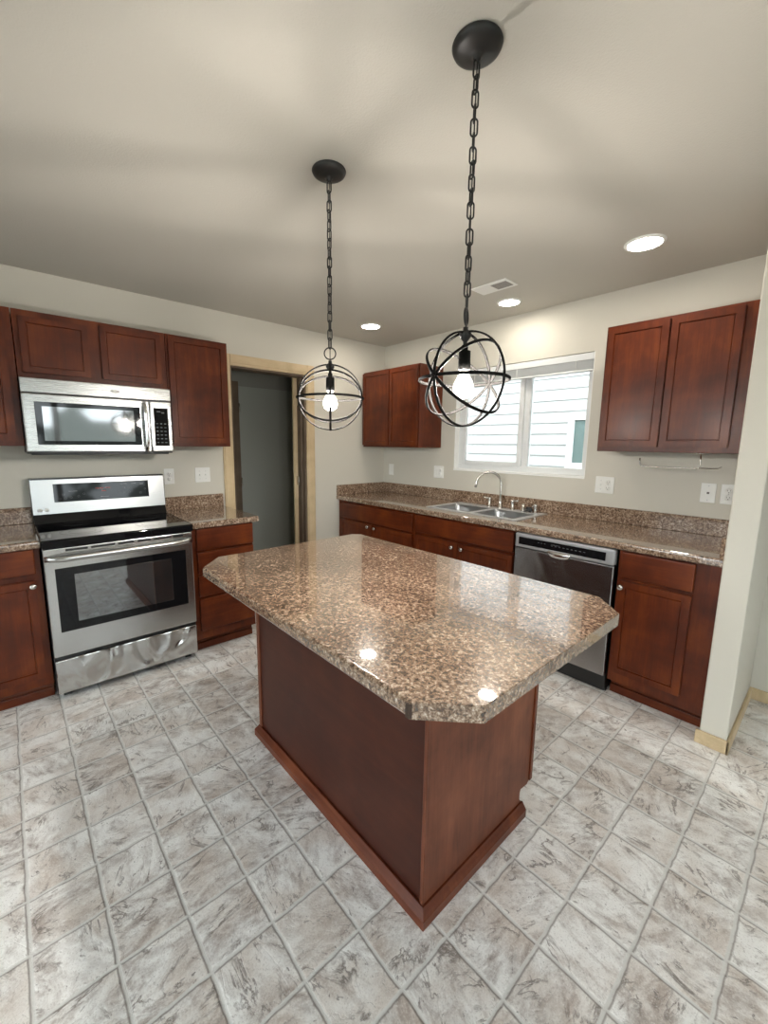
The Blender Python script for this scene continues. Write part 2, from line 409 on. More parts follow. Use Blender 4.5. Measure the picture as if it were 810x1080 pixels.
# ------------------------------------------------------------------ outside
b = B(); box(b, (-30, -40, -.6), (40, 30, -.35), 0); o = struct('ground', b, M['grass'])
nh = thing('neighbour_house', 'white lap-sided house wall seen through the sink window', 'house', (0, 2.2, -.35))
b = B(); LAP = .138; n = 26
for i in range(n):
    z = i*LAP
    vs = [(-5, -.018, z), (9, -.018, z), (9, -.001, z+LAP), (-5, -.001, z+LAP), (-5, 0, z), (9, 0, z)]
    v = [b.verts.new(p) for p in vs]
    b.faces.new((v[0], v[1], v[2], v[3])); b.faces.new((v[4], v[5], v[1], v[0]))
box(b, (-5, .0, 0), (9, .2, n*LAP), 0)
obj('siding_wall', b, M['siding'], nh)
b = B(); NX0, NX1, NZ0, NZ1 = 1.02, 1.95, 1.50, 2.16
for lo, hi in (((NX0, -.05, NZ0), (NX1, 0, NZ0+.07)), ((NX0, -.05, NZ1-.07), (NX1, 0, NZ1)), ((NX0, -.05, NZ0+.07), (NX0+.075, 0, NZ1-.07)), ((NX1-.075, -.05, NZ0+.07), (NX1, 0, NZ1-.07))): box(b, lo, hi, .006)
nf = obj('window_frame', b, M['vinyl'], nh)
b = B(); box(b, (NX0+.07, -.025, NZ0+.065), (NX1-.07, -.02, NZ1-.065), 0); obj('pane', b, M['far_glass'], nf)
b = B()
profile_x(b, [(-.45, n*LAP), (.4, n*LAP), (.4, n*LAP+.35)], -5, 9); obj('eave', b, M['siding'], nh)

# ------------------------------------------------------------------ cabinets
def panel_door(W, Hh, st=.048, th=.02, dep=.007, mat='cherry'):
    """recessed-panel door, front at y=-th, back at y=0, lower-left corner at the origin"""
    t = bmesh.new(); bmesh.ops.create_cube(t, size=1)
    for v in t.verts: v.co = Vector(((v.co.x+.5)*W, (v.co.y-.5)*th, (v.co.z+.5)*Hh))
    bmesh.ops.bevel(t, geom=t.edges[:], offset=.003, segments=2, affect='EDGES')
    f = max((f for f in t.faces if f.normal.y < -.9), key=lambda f: f.calc_area())
    bmesh.ops.inset_region(t, faces=[f], thickness=st-.003, depth=0)
    bmesh.ops.inset_region(t, faces=[f], thickness=.003, depth=-dep)
    bmesh.ops.inset_region(t, faces=[f], thickness=.004, depth=0)
    bmesh.ops.inset_region(t, faces=[f], thickness=.003, depth=.0025)
    return t
def slab(W, Hh, th=.02):
    t = B(); box(t, (0, -th, 0), (W, 0, Hh), .005, 3); return t
def knob(parent, x, y, z):
    b = lathe(B(), [(.0, 0), (.007, 0), (.006, .012), (.0065, .014), (.0145, .018), (.0155, .023), (.012, .0285), (0, .030)], (x, y, z), (0, -1, 0), 20)
    return obj('knob', b, M['nickel'], parent, label='round nickel knob')
def cab_door(t, D, x0, x1, z0, z1, kn=None, st=.048):
    d = obj('door', panel_door(x1-x0, z1-z0, st), M['cherry'], t, (x0, -D-.003, z0))
    if kn: knob(d, kn[0]-x0, -.02, kn[1]-z0)
def cab_drawer(t, D, x0, x1, z0, z1):
    obj('drawer', slab(x1-x0, z1-z0), M['cherry_h'], t, (x0, -D-.003, z0))
def base_cab(label, loc, rz, W, doors=(), drawers=(), D=.61, mold_r=0., open_top=False):
    t = thing('base_cabinet', label, 'cabinet', loc, rz)
    b = B()
    if open_top:   # sink base: carcass without a lid, so the bowls hang inside
        box(b, (0, -D, .10), (.018, -.003, .8735), .001); box(b, (W-.018, -D, .10), (W, -.003, .8735), .001)
        box(b, (0, -D, .10), (W, -.003, .118), .001); box(b, (0, -D, .10), (W, -D+.02, .8735), .001); box(b, (0, -.012, .10), (W, -.003, .8735), .001)
    else: box(b, (0, -D, .10), (W, -.003, .8735), .0015)
    obj('body', b, M['cherry'], t)
    b = B(); box(b, (0, -D+.075, 0), (W, -D+.092, .10), .001)
    box(b, (0, -D+.058, 0), (W+mold_r, -D+.076, .052), .004); box(b, (0, -D+.066, .05), (W+mold_r, -D+.076, .068), .004)
    obj('toe_kick', b, M['cherry_h'], t)
    for d in drawers: cab_drawer(t, D, *d)
    for d in doors: cab_door(t, D, *d)
    return t
def wall_cab(label, loc, rz, W, z0, z1, doors, D=.316, st=.048):
    t = thing('wall_cabinet', label, 'cabinet', (loc[0], loc[1], z0), rz)
    b = B(); box(b, (0, -D, 0), (W, -.002, z1-z0), .002)
    obj('body', b, M['cherry'], t)
    for x0, x1, a, c in doors: cab_door(t, D, x0, x1, a-z0, c-z0, None, st)
    return t
R90 = PI/2
# left run (faces +x): local x = world y - loc.y
base_cab('cherry base cabinet with a drawer over one door, left of the stove', (0, -3.75, 0), R90, .724,
         doors=[(.03, .694, .155, .702, (.681, .678))], drawers=[(.03, .700, .738, .870)])
base_cab('cherry base cabinet of four stacked drawers between stove and doorway', (0, -2.256, 0), R90, .424,
         drawers=[(.028, .418, .725, .868), (.028, .418, .566, .710), (.028, .418, .406, .550), (.028, .414, .166, .391)])
wall_cab('cherry wall cabinet left of the microwave, cut off by the photo edge', (0, -3.75), R90, .724, 1.40, 2.134, [(.03, .692, 1.430, 2.105)])
wall_cab('short two-door cherry wall cabinet directly above the microwave', (0, -3.022), R90, .762, 1.776, 2.134, [(.024, .336, 1.802, 2.098), (.396, .730, 1.802, 2.112)], st=.042)
wall_cab('tall single-door cherry wall cabinet between microwave and doorway', (0, -2.258), R90, .414, 1.40, 2.134, [(.011, .392, 1.424, 2.120)])
# back run (faces -y)
base_cab('cherry base cabinet with two knobbed doors in the far corner', (.006, 0, 0), 0, 1.060,
         doors=[(.055, .531, .158, .686, (.487, .664)), (.537, 1.038, .158, .686, (.582, .664))], drawers=[(.055, 1.038, .706, .852)])
base_cab('cherry sink base cabinet with two knobbed doors left of the dishwasher', (1.068, 0, 0), 0, .914,
         doors=[(.020, .446, .158, .700, (.404, .664)), (.452, .900, .158, .700, (.494, .664))], drawers=[(.020, .900, .722, .858)], open_top=True)
base_cab('cherry base cabinet with drawer and single door right of the dishwasher', (2.602, 0, 0), 0, .446,
         doors=[(.016, .343, .162, .702, (.030, .668))], drawers=[(.020, .344, .722, .864)])
wall_cab('two-door cherry wall cabinet in the far corner left of the window', (.030, 0), 0, .772, 1.40, 2.134, [(.010, .397, 1.418, 2.120), (.403, .764, 1.418, 2.120)])
wall_cab('two-door cherry wall cabinet at right of the window beside the white wall', (2.322, 0), 0, .728, 1.40, 2.138, [(.014, .326, 1.430, 2.122), (.333, .636, 1.430, 2.122)])

# ------------------------------------------------------------------ counters
def counter_prof(y0, y1, zt=.914, th=.040):
    """profile from the back y1 to a rolled front edge y0"""
    r = .012; p = [(y1, zt-th), (y1, zt)]
    for k in range(7):
        a = PI/2 + k/6*PI/2; p.append((y0+r+r*math.cos(a), zt-r+r*math.sin(a)))
    for k in range(4):
        a = PI + k/3*PI/2; p.append((y0+.006+.006*math.cos(a), zt-th+.006+.006*math.sin(a)))
    return p
def left_counter(label, loc, L, ov):
    t = thing('countertop', label, 'countertop', loc, R90)
    obj('worktop', profile_x(B(), counter_prof(-.642, -.002), 0, L+ov), M['laminate'], t)
    obj('backsplash', bx((0, -.022, .9142), (L, -.002, 1.016), .003), M['laminate_splash'], t)
    return t
left_counter('speckled brown laminate countertop with backsplash left of the stove', (0, -3.75, 0), .727, 0)
left_counter('small speckled brown laminate countertop with backsplash right of the stove', (0, -2.256, 0), .455, .004)
t = thing('countertop', 'long speckled brown laminate countertop holding the steel sink under the window', 'countertop', (0, 0, 0))
SX0, SX1, SY0, SY1 = 1.105, 1.895, -.500, -.085
b = profile_x(B(), counter_prof(-.642, SY0), .002, 3.050)
box(b, (.002, SY0, .874), (SX0, -.002, .914), 0); box(b, (SX1, SY0, .874), (3.050, -.002, .914), 0); box(b, (SX0, SY1, .874), (SX1, -.002, .914), 0)
obj('worktop', b, M['laminate'], t)
b = B(); box(b, (.002, -.022, .9142), (3.050, -.002, 1.016), .003); box(b, (.002, -.642, .9142), (.022, -.022, 1.016), .003); box(b, (3.030, -.642, .9142), (3.050, -.022, 1.016), .003)
obj('backsplash', b, M['laminate_splash'], t)

# ------------------------------------------------------------------ island
t = thing('island_cabinet', 'cherry kitchen island base with plain back panel in the middle of the floor', 'kitchen island', (1.62, -2.285, 0))
IW, ID = 1.07, .62       # local x 0..IW, y 0..ID (doors on +y)
b = B(); box(b, (.006, .006, .10), (IW-.012, ID, .874), .001); box(b, (.006, .006, 0), (IW-.012, ID-.070, .10), .001)
obj('body', b, M['cherry'], t)
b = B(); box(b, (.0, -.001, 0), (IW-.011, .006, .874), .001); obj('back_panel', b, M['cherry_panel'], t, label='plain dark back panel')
b = B()
pr = [(-.002, 0), (-.002, .874), (ID, .874), (ID, .118), (ID-.018, .106), (ID-.030, .108), (ID-.064, .112), (ID-.070, .100), (ID-.070, .072), (ID-.060, .058), (ID-.050, .050), (ID-.050, 0)]
profile_x(b, pr, IW-.012, IW); obj('end_panel', b, M['cherry_oak'], t, label='end panel with open oak grain')
b = B(); profile_x(b, [(-.002, 0), (-.002, .874), (ID, .874), (ID, .11), (ID-.07, .10), (ID-.07, 0)], -.004, .008); obj('end_panel', b, M['cherry_oak'], t)
for lo, hi in (((-.010, -.007, 0), (.016, .0, .874)), ((IW-.012, -.007, 0), (IW+.001, .001, .874))): obj('corner_batten', bx(lo, hi, .002), M['cherry_oak'], t)
b = B(); box(b, (IW-.001, ID-.008, .120), (IW+.006, ID+.012, .874), .002); obj('edge_strip', b, M['cherry'], t)
# base moulding: profile run along back and both ends
prof = [(0, 0), (-.022, 0), (-.022, .030), (-.016, .040), (-.010, .048), (-.006, .055), (0, .055)]
b = B()
loopv = [Vector((-.004, ID-.052)), Vector((-.004, -.004)), Vector((IW, -.004)), Vector((IW, ID-.052))]
nrm = [Vector((-1, 0)), Vector((-1, -1)), Vector((1, -1)), Vector((1, 0))]
rings = [[b.verts.new((p.x - q[0]*n2.x, p.y - q[0]*n2.y, q[1])) for q in prof] for p, n2 in zip(loopv, nrm)]
for a, c in zip(rings, rings[1:]):
    for i in range(len(prof)-1): b.faces.new((a[i], c[i], c[i+1], a[i+1]))
b.faces.new(rings[0]); b.faces.new(rings[-1][::-1])
obj('base_moulding', b, wood('cherry_island_moulding', (.060, .013, .0052), (.110, .026, .0095), (.17, .047, .018), 'x', .33), t)
for x0, x1 in ((.03, .52), (.53, 1.03)):
    d = obj('door', panel_door(x1-x0, .52), M['cherry'], t, (x1, ID, .15)); d.rotation_euler = (0, 0, PI)
    d = obj('drawer', slab(x1-x0, .14), M['cherry_h'], t, (x1, ID, .71)); d.rotation_euler = (0, 0, PI)

ip = [(1.657, -2.540), (2.846, -2.540), (2.955, -2.432), (2.960, -1.712), (2.862, -1.606), (1.567, -1.612), (1.529, -1.650), (1.529, -2.424)]
b = poly_prism(B(), ip, .874, .914)
ed = [e_ for e_ in b.edges if all(abs(v.co.y+2.54) < 1e-4 for v in e_.verts) and abs(e_.verts[0].co.z-e_.verts[1].co.z) < 1e-4]
bmesh.ops.bevel(b, geom=ed, offset=.011, segments=5, affect='EDGES', profile=.5)
o = thing('island_countertop', 'glossy speckled brown laminate island top with clipped corners', 'countertop', (0, 0, 0))
obj('worktop', b, M['laminate'], o)
b = B()
def strip(bm, p, q, off=.0012, z0=.875, z1=.9125):
    p = Vector((*p, 0)); q = Vector((*q, 0)); d = (q-p).normalized(); nn = Vector((d.y, -d.x, 0))
    vs = [p+d*.001, q-d*.001, q-d*.001+nn*off, p+d*.001+nn*off]
    poly_prism(bm, [(v.x, v.y) for v in vs], z0, z1)
for i in (1, 2, 3): strip(b, ip[i], ip[i+1])
obj('edge_band', b, M['laminate'], o)
b = B()
ang = math.atan2(.108, .109)
pts = [(2.838, -2.5415), (2.8465, -2.5428), (2.853, -2.537), (2.846, -2.532)]
poly_prism(b, pts, .877, .909); obj('edge_chip', b, plain('bare_chipped_core', (.05, .03, .02), .8), o, label='dark chip at the clipped corner')

# ------------------------------------------------------------------ stove
t = thing('electric_range', 'stainless electric stove with black glass top and warped lower drawer', 'stove', (0, -3.0195, 0), R90)
RW = .757   # local x 0..RW, front -y
b = B(); box(b, (.002, -.640, .035), (RW-.002, -.025, .893), .003)
for px_ in (.05, RW-.05):
    for py in (-.58, -.08): box(b, (px_-.02, py-.02, 0), (px_+.02, py+.02, .036), .004)
obj('body', b, M['black'], t)
b = B(); box(b, (-.002, -.682, .872), (RW+.002, -.060, .917), .008, 3); ct = obj('cooktop', b, M['black_glass'], t, label='black glass cooktop')
for cx_, cy_, r_ in ((.20, -.50, .105), (.56, -.50, .085), (.20, -.22, .075), (.56, -.22, .105)):
    b = B(); band(b, r_, (1,0,0), (0,1,0), .0006, .002, (cx_, cy_, .9172), 48); band(b, r_*.62, (1,0,0), (0,1,0), .0006, .0015, (cx_, cy_, .9172), 48)
    obj('burner_ring', b, plain('burner_print', (.05, .05, .052), .2) if 'bp' not in M else M['bp'], ct)
# backguard
bgp = B()
profile_x(bgp, [(-.025, .917), (-.110, .917), (-.104, .935), (-.088, .972), (-.025, .972)], 0, RW)
profile_x(bgp, [(-.025, .972), (-.096, .972), (-.078, 1.194), (-.066, 1.198), (-.025, 1.198)], -.002, RW+.002)
bgo = obj('backguard', bgp, M['black_glass'], t)
def bgpt(x, z, off): return (x, -.096+(z-.972)*.0811-off, z)
def slant(x0, x1, z0, z1, off, th):
    b = B(); v = [b.verts.new(bgpt(x, z, o_)) for o_ in (off-th, off) for x, z in ((x0, z0), (x1, z0), (x1, z1), (x0, z1))]
    for f in ((0,1,2,3), (4,5,6,7), (0,1,5,4), (1,2,6,5), (2,3,7,6), (3,0,4,7)): b.faces.new([v[i] for i in f])
    return b
b = slant(.001, RW-.001, .974, 1.188, .003, .003); obj('steel_panel', b, steel('backguard_stainless', 'x', .3, (.40, .40, .395)), bgo, label='stainless control fascia')
cp = obj('control_panel', slant(.111, .653, 1.044, 1.160, .0045, .003), M['black_glass'], bgo, label='black glass control strip')
rnd = random.Random(3)
b = B()
for i, (cx_, cz_) in enumerate([(.14, 1.066), (.17, 1.066), (.20, 1.070), (.16, 1.09), (.50, 1.115), (.53, 1.115), (.56, 1.115), (.47, 1.09), (.50, 1.085), (.53, 1.085), (.60, 1.075), (.63, 1.10), (.24, 1.075), (.27, 1.09)]):
    band(b, .006, (1,0,0), Vector(bgpt(0, 1.1, 0)) - Vector(bgpt(0, 1.0, 0)), .0004, .0012, bgpt(cx_, cz_, .0048), 16)
for cx_, cz_, l_ in ((.19, 1.108, .045), (.48, 1.140, .04), (.545, 1.140, .03), (.36, 1.062, .05), (.60, 1.135, .02)):
    add(b, slant(cx_, cx_+l_, cz_, cz_+.003, .0050, .0004))
obj('printed_marks', b, plain('dim_print', (.16, .16, .17), .4), cp)
b = B()
for cx_, cz_, l_ in ((.335, 1.118, .02), (.36, 1.118, .02), (.39, 1.118, .03), (.37, 1.10, .025)): add(b, slant(cx_, cx_+l_, cz_, cz_+.006, .0050, .0004))
obj('clock_display', b, M['red_mark'], cp)
for cx_ in (.035, .068):
    b = lathe(B(), [(0, .0028), (.011, .0025), (.0125, 0), (0, 0)], bgpt(cx_, 1.000, .003), (0, -1, .08), 20); obj('badge', b, M['white'], bgo)
# oven door
b = B(); box(b, (.004, -.668, .262), (RW-.004, -.640, .868), .006, 3); od = obj('oven_door', b, M['steel'], t)
b = B()
for s0, s1 in ((.10, .20), (.215, .33), (.345, .425), (.445, .515), (.53, .625), (.64, .70)): box(b, (s0, -.6692, .846), (s1, -.667, .858), .001)
obj('vent_slots', b, M['black'], od)
b = B(); box(b, (.046, -.6705, .400), (.708, -.667, .757), .010, 3); og = obj('oven_glass', b, M['black_glass'], od)
b = B(); box(b, (.128, -.6718, .447), (.622, -.670, .716), .008, 3); obj('oven_window', b, M['oven_glass'], og)
b = B()  # bowed bar handle
pts = [(.010 + (RW-.020)*k/24, -.668 - .040*min(1, math.sin(PI*k/24)*3.2), .815) for k in range(25)]
t2 = bmesh.new(); tube(t2, pts, .014, 12); 
for v in t2.verts: v.co.z = .815 + (v.co.z-.815)*1.15
add(b, t2); obj('handle', b, M['steel'], od)
b = B(); box(b, (.006, -.664, .046), (RW-.006, -.640, .240), .006, 3); obj('storage_drawer', b, M['steel_warp'], t)
# ------------------------------------------------------------------ microwave
t = thing('microwave', 'stainless over-the-range microwave mounted above the stove', 'microwave', (0, -3.022, 1.358), R90)
MW = .757; MH = .412
b = B(); box(b, (0, -.362, .0), (MW, -.003, MH), .003); box(b, (.02, -.350, -.008), (MW-.02, -.02, .002), .003); obj('body', b, M['black'], t)
vp = obj('vent_panel', bx((0, -.387, .334), (MW, -.360, MH), .004), M['steel_mw'], t)
b = lathe(B(), [(0, .0015), (.017, .0012), (.018, 0), (0, 0)], (.445, -.387, .372), (0, -1, 0), 28)
for v in b.verts: v.co.z = .372 + (v.co.z-.372)*.55; v.co.x = .445 + (v.co.x-.445)*1.3
obj('emblem', b, M['steel_dark'], vp)
md = obj('door', bx((.0, -.387, .010), (.626, -.360, .329), .005, 3), M['steel_mw'], t)
mg = obj('window', bx((.052, -.3895, .050), (.573, -.386, .286), .012, 3), M['black_glass'], md)
obj('mesh_screen', bx((.083, -.3905, .072), (.535, -.389, .262), .006, 2), M['mw_glass'], mg)
b = B()
pts = [(.596, -.387 - .034*min(1, math.sin(PI*k/16)*2.2), .016 + .302*k/16) for k in range(17)]
tube(b, pts, .0125, 12); obj('handle', b, M['chrome'], md)
mp = obj('control_panel', bx((.630, -.387, .010), (MW, -.360, .329), .005, 3), M['steel_mw'], t)
kp = obj('keypad', bx((.649, -.3893, .046), (.735, -.386, .288), .006, 2), M['black_glass'], mp)
b = B()
for i in range(6):
    for j in range(3): box(b, (.660+j*.024, -.3898, .066+i*.024), (.672+j*.024, -.3892, .071+i*.024), 0)
box(b, (.668, -.3898, .262), (.690, -.3892, .268), 0); box(b, (.695, -.3898, .255), (.712, -.3892, .262), 0)
obj('printed_marks', b, plain('keypad_print', (.09, .10, .11), .4), kp)
# ------------------------------------------------------------------ dishwasher
t = thing('dishwasher', 'stainless dishwasher with black control strip under the back counter', 'dishwasher', (1.988, 0, 0))
b = B(); box(b, (.004, -.600, .01), (.600, -.02, .868), .003); obj('body', b, M['black'], t)
b = B(); box(b, (.004, -.575, 0), (.600, -.55, .115), .002); obj('kick_plate', b, M['black'], t)
dd = obj('door', bx((.002, -.645, .120), (.603, -.600, .772), .005, 3), M['steel_dw'], t)
cf = obj('control_fascia', bx((.002, -.649, .776), (.603, -.600, .868), .010, 4), plain('satin_fascia', (.40, .40, .41), .42, .55), t)
cs = obj('control_strip', bx((.030, -.6515, .797), (.558, -.648, .846), .003), M['black_glass'], cf, label='glossy black control strip')
b = B()
for i in range(9): box(b, (.245+i*.024, -.652, .822), (.256+i*.024, -.6513, .8255), 0)
for i in range(3): box(b, (.16+i*.02, -.652, .827), (.170+i*.02, -.6513, .8295), 0)
box(b, (.245, -.652, .830), (.30, -.6513, .832), 0)
obj('printed_marks', b, plain('dishwasher_print', (.13, .13, .135), .4), cs)
b = B()   # pocket handle: scooped lip
for k in range(9):
    pass
prof = []
pr_n = 12
ringsA = []
for i in range(13):
    a = PI*i/12; xx = .295 - .070*math.cos(a)
    s_ = math.sin(a)**.6
    ringsA.append([b.verts.new((xx, -.646 - .018*s_*c_, .792 - .044*s_*d_)) for c_, d_ in ((0,0),(.9,.05),(1,.5),(.7,.9),(0,1))])
for a, c in zip(ringsA, ringsA[1:]):
    for j in range(4):
        f = b.faces.new((a[j], c[j], c[j+1], a[j+1])); f.smooth = True
bmesh.ops.remove_doubles(b, verts=b.verts[:], dist=1e-5)
obj('handle', b, M['chrome'], cf, label='small chrome pocket handle')

# ------------------------------------------------------------------ sink and taps
t = thing('kitchen_sink', 'double-bowl stainless drop-in sink under the window', 'sink', (0, 0, .914))
def rrect(x0, x1, y0, y1, r, z, n=5):
    out = []
    for cx_, cy_, a0 in ((x1-r, y1-r, 0), (x0+r, y1-r, PI/2), (x0+r, y0+r, PI), (x1-r, y0+r, 1.5*PI)):
        for k in range(n+1):
            a = a0 + k/n*PI/2; out.append((cx_+r*math.cos(a), cy_+r*math.sin(a), z))
    return out
def loft(bm, loops, cap=True):
    R_ = [[bm.verts.new(p) for p in l] for l in loops]
    for a, c in zip(R_, R_[1:]):
        for i in range(len(a)):
            f = bm.faces.new((a[i], a[(i+1) % len(a)], c[(i+1) % len(a)], c[i])); f.smooth = True
    if cap: bm.faces.new(R_[-1])
bowls = ((1.132, 1.492, -.478, -.155), (1.522, 1.868, -.478, -.155))
b = B()
X0, X1, Y0, Y1 = 1.088, 1.912, -.517, -.058
for lo, hi in (((X0, Y0), (X1, -.472)), ((X0, -.161), (X1, Y1)), ((X0, -.474), (1.138, -.159)), ((1.486, -.474), (1.528, -.159)), ((1.862, -.474), (X1, -.159))):
    box(b, (lo[0], lo[1], .0005), (hi[0], hi[1], .005), .0015)
obj('rim', b, plain('satin_steel_rim', (.66, .67, .68), .40, .7), t)
for x0, x1, y0, y1 in bowls:
    b = B(); loft(b, [rrect(x0-.004, x1+.004, y0-.004, y1+.004, .045, .0055), rrect(x0, x1, y0, y1, .045, .002), rrect(x0+.006, x1-.006, y0+.006, y1-.006, .045, -.02),
                      rrect(x0+.012, x1-.012, y0+.012, y1-.012, .05, -.15), rrect(x0+.05, x1-.05, y0+.05, y1-.05, .05, -.178), rrect(x0+.12, x1-.12, y0+.11, y1-.11, .04, -.182)])
    bo = obj('bowl', b, M['sink'], t)
    b = lathe(B(), [(0, .003), (.02, .002), (.036, .004), (.042, .0)], ((x0+x1)/2, (y0+y1)/2, -.181), (0,0,1), 24); obj('drain', b, M['chrome'], bo)
t = thing('faucet', 'brushed nickel gooseneck kitchen faucet arching over the sink', 'faucet', (1.525, -.093, .919))
b = lathe(B(), [(0, 0), (.024, 0), (.024, .006), (.016, .014), (.014, .045), (.0125, .05)], n=24); obj('base', b, M['nickel'], t)
b = B(); dx, dy = -.132, -.160     # spout swung to the left front
pts = [(0, 0, .03), (0, 0, .12), (0, 0, .195)]
for k in range(1, 15):
    a = PI*k/14*1.0; f_ = (1-math.cos(a))/2
    pts.append((dx*f_, dy*f_, .195 + .100*math.sin(a)*(1 if a < PI/2 else .98)))
pts.append((dx*1.02, dy*1.02, .170))
tube(b, pts, [.0115]*3 + [.0098]*14 + [.0115], 14); obj('spout', b, M['nickel'], t)
for x_, ax in ((-.098, -1), (.115, 1)):
    b = lathe(B(), [(0, 0), (.020, 0), (.020, .005), (.014, .012), (.012, .060), (.014, .066), (.014, .078), (0, .082)], (x_, -.006, 0), n=20)
    tube(b, [(x_, -.006, .072), (x_ + ax*.030, -.012, .074), (x_ + ax*.058, -.016, .078)], [.009, .0075, .0065], 10); obj('lever', b, M['nickel'], t)
t = thing('side_sprayer', 'black-headed nickel side sprayer on the sink deck right of the faucet', 'sprayer', (1.735, -.105, .919))
b = lathe(B(), [(0, 0), (.020, 0), (.019, .006), (.013, .016), (.011, .058), (0, .060)], n=20); obj('holder', b, M['nickel'], t)
b = B(); tube(b, [(.012, 0, .018), (.045, -.008, .030), (.066, -.010, .026), (.078, -.010, .010)], [.009, .015, .017, .012], 12); tube(b, [(.02, -.012, .012), (.05, -.022, .016), (.075, -.02, .008)], .008, 10); obj('head', b, M['black'], t)
t = thing('soap_dispenser', 'short nickel soap dispenser rightmost on the sink deck', 'soap dispenser', (1.832, -.098, .919))
b = lathe(B(), [(0, 0), (.020, 0), (.019, .005), (.0135, .010), (.0135, .038), (.016, .042), (.016, .060), (.012, .066), (0, .068)], n=22); obj('body', b, M['nickel'], t)
b = B(); tube(b, [(0, 0, .055), (-.004, -.030, .056), (-.005, -.042, .050)], [.006, .005, .005], 10); obj('spout', b, M['nickel'], t)

# ------------------------------------------------------------------ wall plates
def plate(label, cat, loc, rz, gangs, W, Hh=.116):
    t = thing('wall_plate', label, cat, loc, rz)
    obj('plate', bx((-W/2, -.006, -Hh/2), (W/2, -.0005, Hh/2), .003, 3), M['white'], t)
    n = len(gangs)
    for i, g in enumerate(gangs):
        cx_ = (i-(n-1)/2)*.046
        if g == 'outlet':
            for s_ in (-1, 1):
                b = lathe(B(), [(0, .0025), (.0155, .0025), (.0165, .0)], (cx_, -.006, s_*.0195), (0, -1, 0), 24); soc = obj('socket', b, M['white'], t)
                b = B(); zz = s_*.0195
                box(b, (cx_-.0075, -.0090, zz-.002), (cx_-.0055, -.0084, zz+.007), 0); box(b, (cx_+.0055, -.0090, zz-.001), (cx_+.0075, -.0084, zz+.006), 0); box(b, (cx_-.002, -.0090, zz-.010), (cx_+.002, -.0084, zz-.006), 0)
                obj('slots', b, M['slot'], soc)
        elif g == 'rocker':
            obj('rocker', bx((cx_-.0165, -.0095, -.033), (cx_+.0165, -.0055, .033), .002), M['white'], t)
        elif g == 'toggle':
            b = B(); box(b, (cx_-.005, -.0075, -.012), (cx_+.005, -.0055, .012), .001); tube(b, [(cx_, -.006, 0), (cx_, -.016, .007)], [.0045, .0035], 8)
            obj('toggle', b, M['white'], t)
        elif g == 'jack':
            b = B(); box(b, (cx_-.006, -.0072, -.006), (cx_+.006, -.0058, .006), .0005); obj('jack', b, M['slot'], t)
        if g != 'rocker':
            for zz in ((0,) if g == 'outlet' else (-.03, .03) if g == 'toggle' else (-.042, .042)):
                obj('screw', lathe(B(), [(0, .001), (.003, .0008), (.0032, 0)], (cx_, -.006, zz), (0, -1, 0), 10), M['mark'], t)
plate('white duplex outlet on the wall just right of the stove backguard', 'outlet', (0, -2.200, 1.172), R90, ['outlet'], .072)
plate('white double light switch plate beside the doorway casing', 'light switch', (0, -1.952, 1.174), R90, ['toggle', 'toggle'], .116)
plate('white single switch plate under the far corner wall cabinet', 'light switch', (.130, 0, 1.160), 0, ['rocker'], .072)
plate('white double-width plate left of the window above the backsplash', 'outlet', (.787, 0, 1.170), 0, ['rocker', 'outlet'], .118)
plate('white switch and outlet plate right of the window', 'outlet', (2.274, 0, 1.164), 0, ['toggle', 'outlet'], .120)
plate('white phone jack plate under the right wall cabinet', 'jack plate', (2.848, 0, 1.163), 0, ['jack'], .072)
plate('white duplex outlet at far right beside the white wing wall', 'outlet', (2.942, 0, 1.163), 0, ['outlet'], .072)

# ------------------------------------------------------------------ towel rack under the right cabinet
t = thing('towel_holder', 'thin wire paper towel rack under the right wall cabinet', 'towel rack', (2.66, -.19, 1.40))
b = B(); tube(b, [(.165, 0, 0), (.168, 0, -.045), (.168, 0, -.080), (.155, 0, -.088), (-.105, 0, -.088), (-.127, 0, -.080), (-.132, 0, -.060), (-.132, 0, -.038)], .0035, 8); obj('rod', b, M['nickel'], t)
b = B(); tube(b, [(.165, 0, -.086), (.215, 0, -.086), (.24, .05, -.086), (.24, .14, -.080)], .003, 8); obj('side_arm', b, M['nickel'], t)
b = B(); box(b, (.150, -.012, -.006), (.182, .012, -.0005), .002); obj('bracket', b, M['nickel'], t)

# ------------------------------------------------------------------ window blind, drawn up
t = thing('window_blind', 'white mini blind drawn up at the top of the window', 'blind', ((WX0+WX1)/2, .030, WZ1))
hw = (WX1-WX0)/2 - .008
obj('headrail', bx((-hw, -.026, -.052), (hw, .022, -.004), .003), M['vinyl'], t)
for i in range(12):
    z = -.058 - i*.0047
    b = B(); box(b, (-hw+.004, -.024 + .001*(i % 2), z-.0012), (hw-.004, .020, z+.0008), 0); obj('slat', b, M['vinyl'], t)
obj('bottom_rail', bx((-hw+.003, -.024, -.128), (hw-.003, .020, -.114), .004), M['vinyl'], t)
for x_ in (-.40, .0, .46):
    b = B(); tube(b, [(x_, -.027, -.05), (x_, -.027, -.128)], .002, 6); obj('lift_cord', b, M['white'], t)

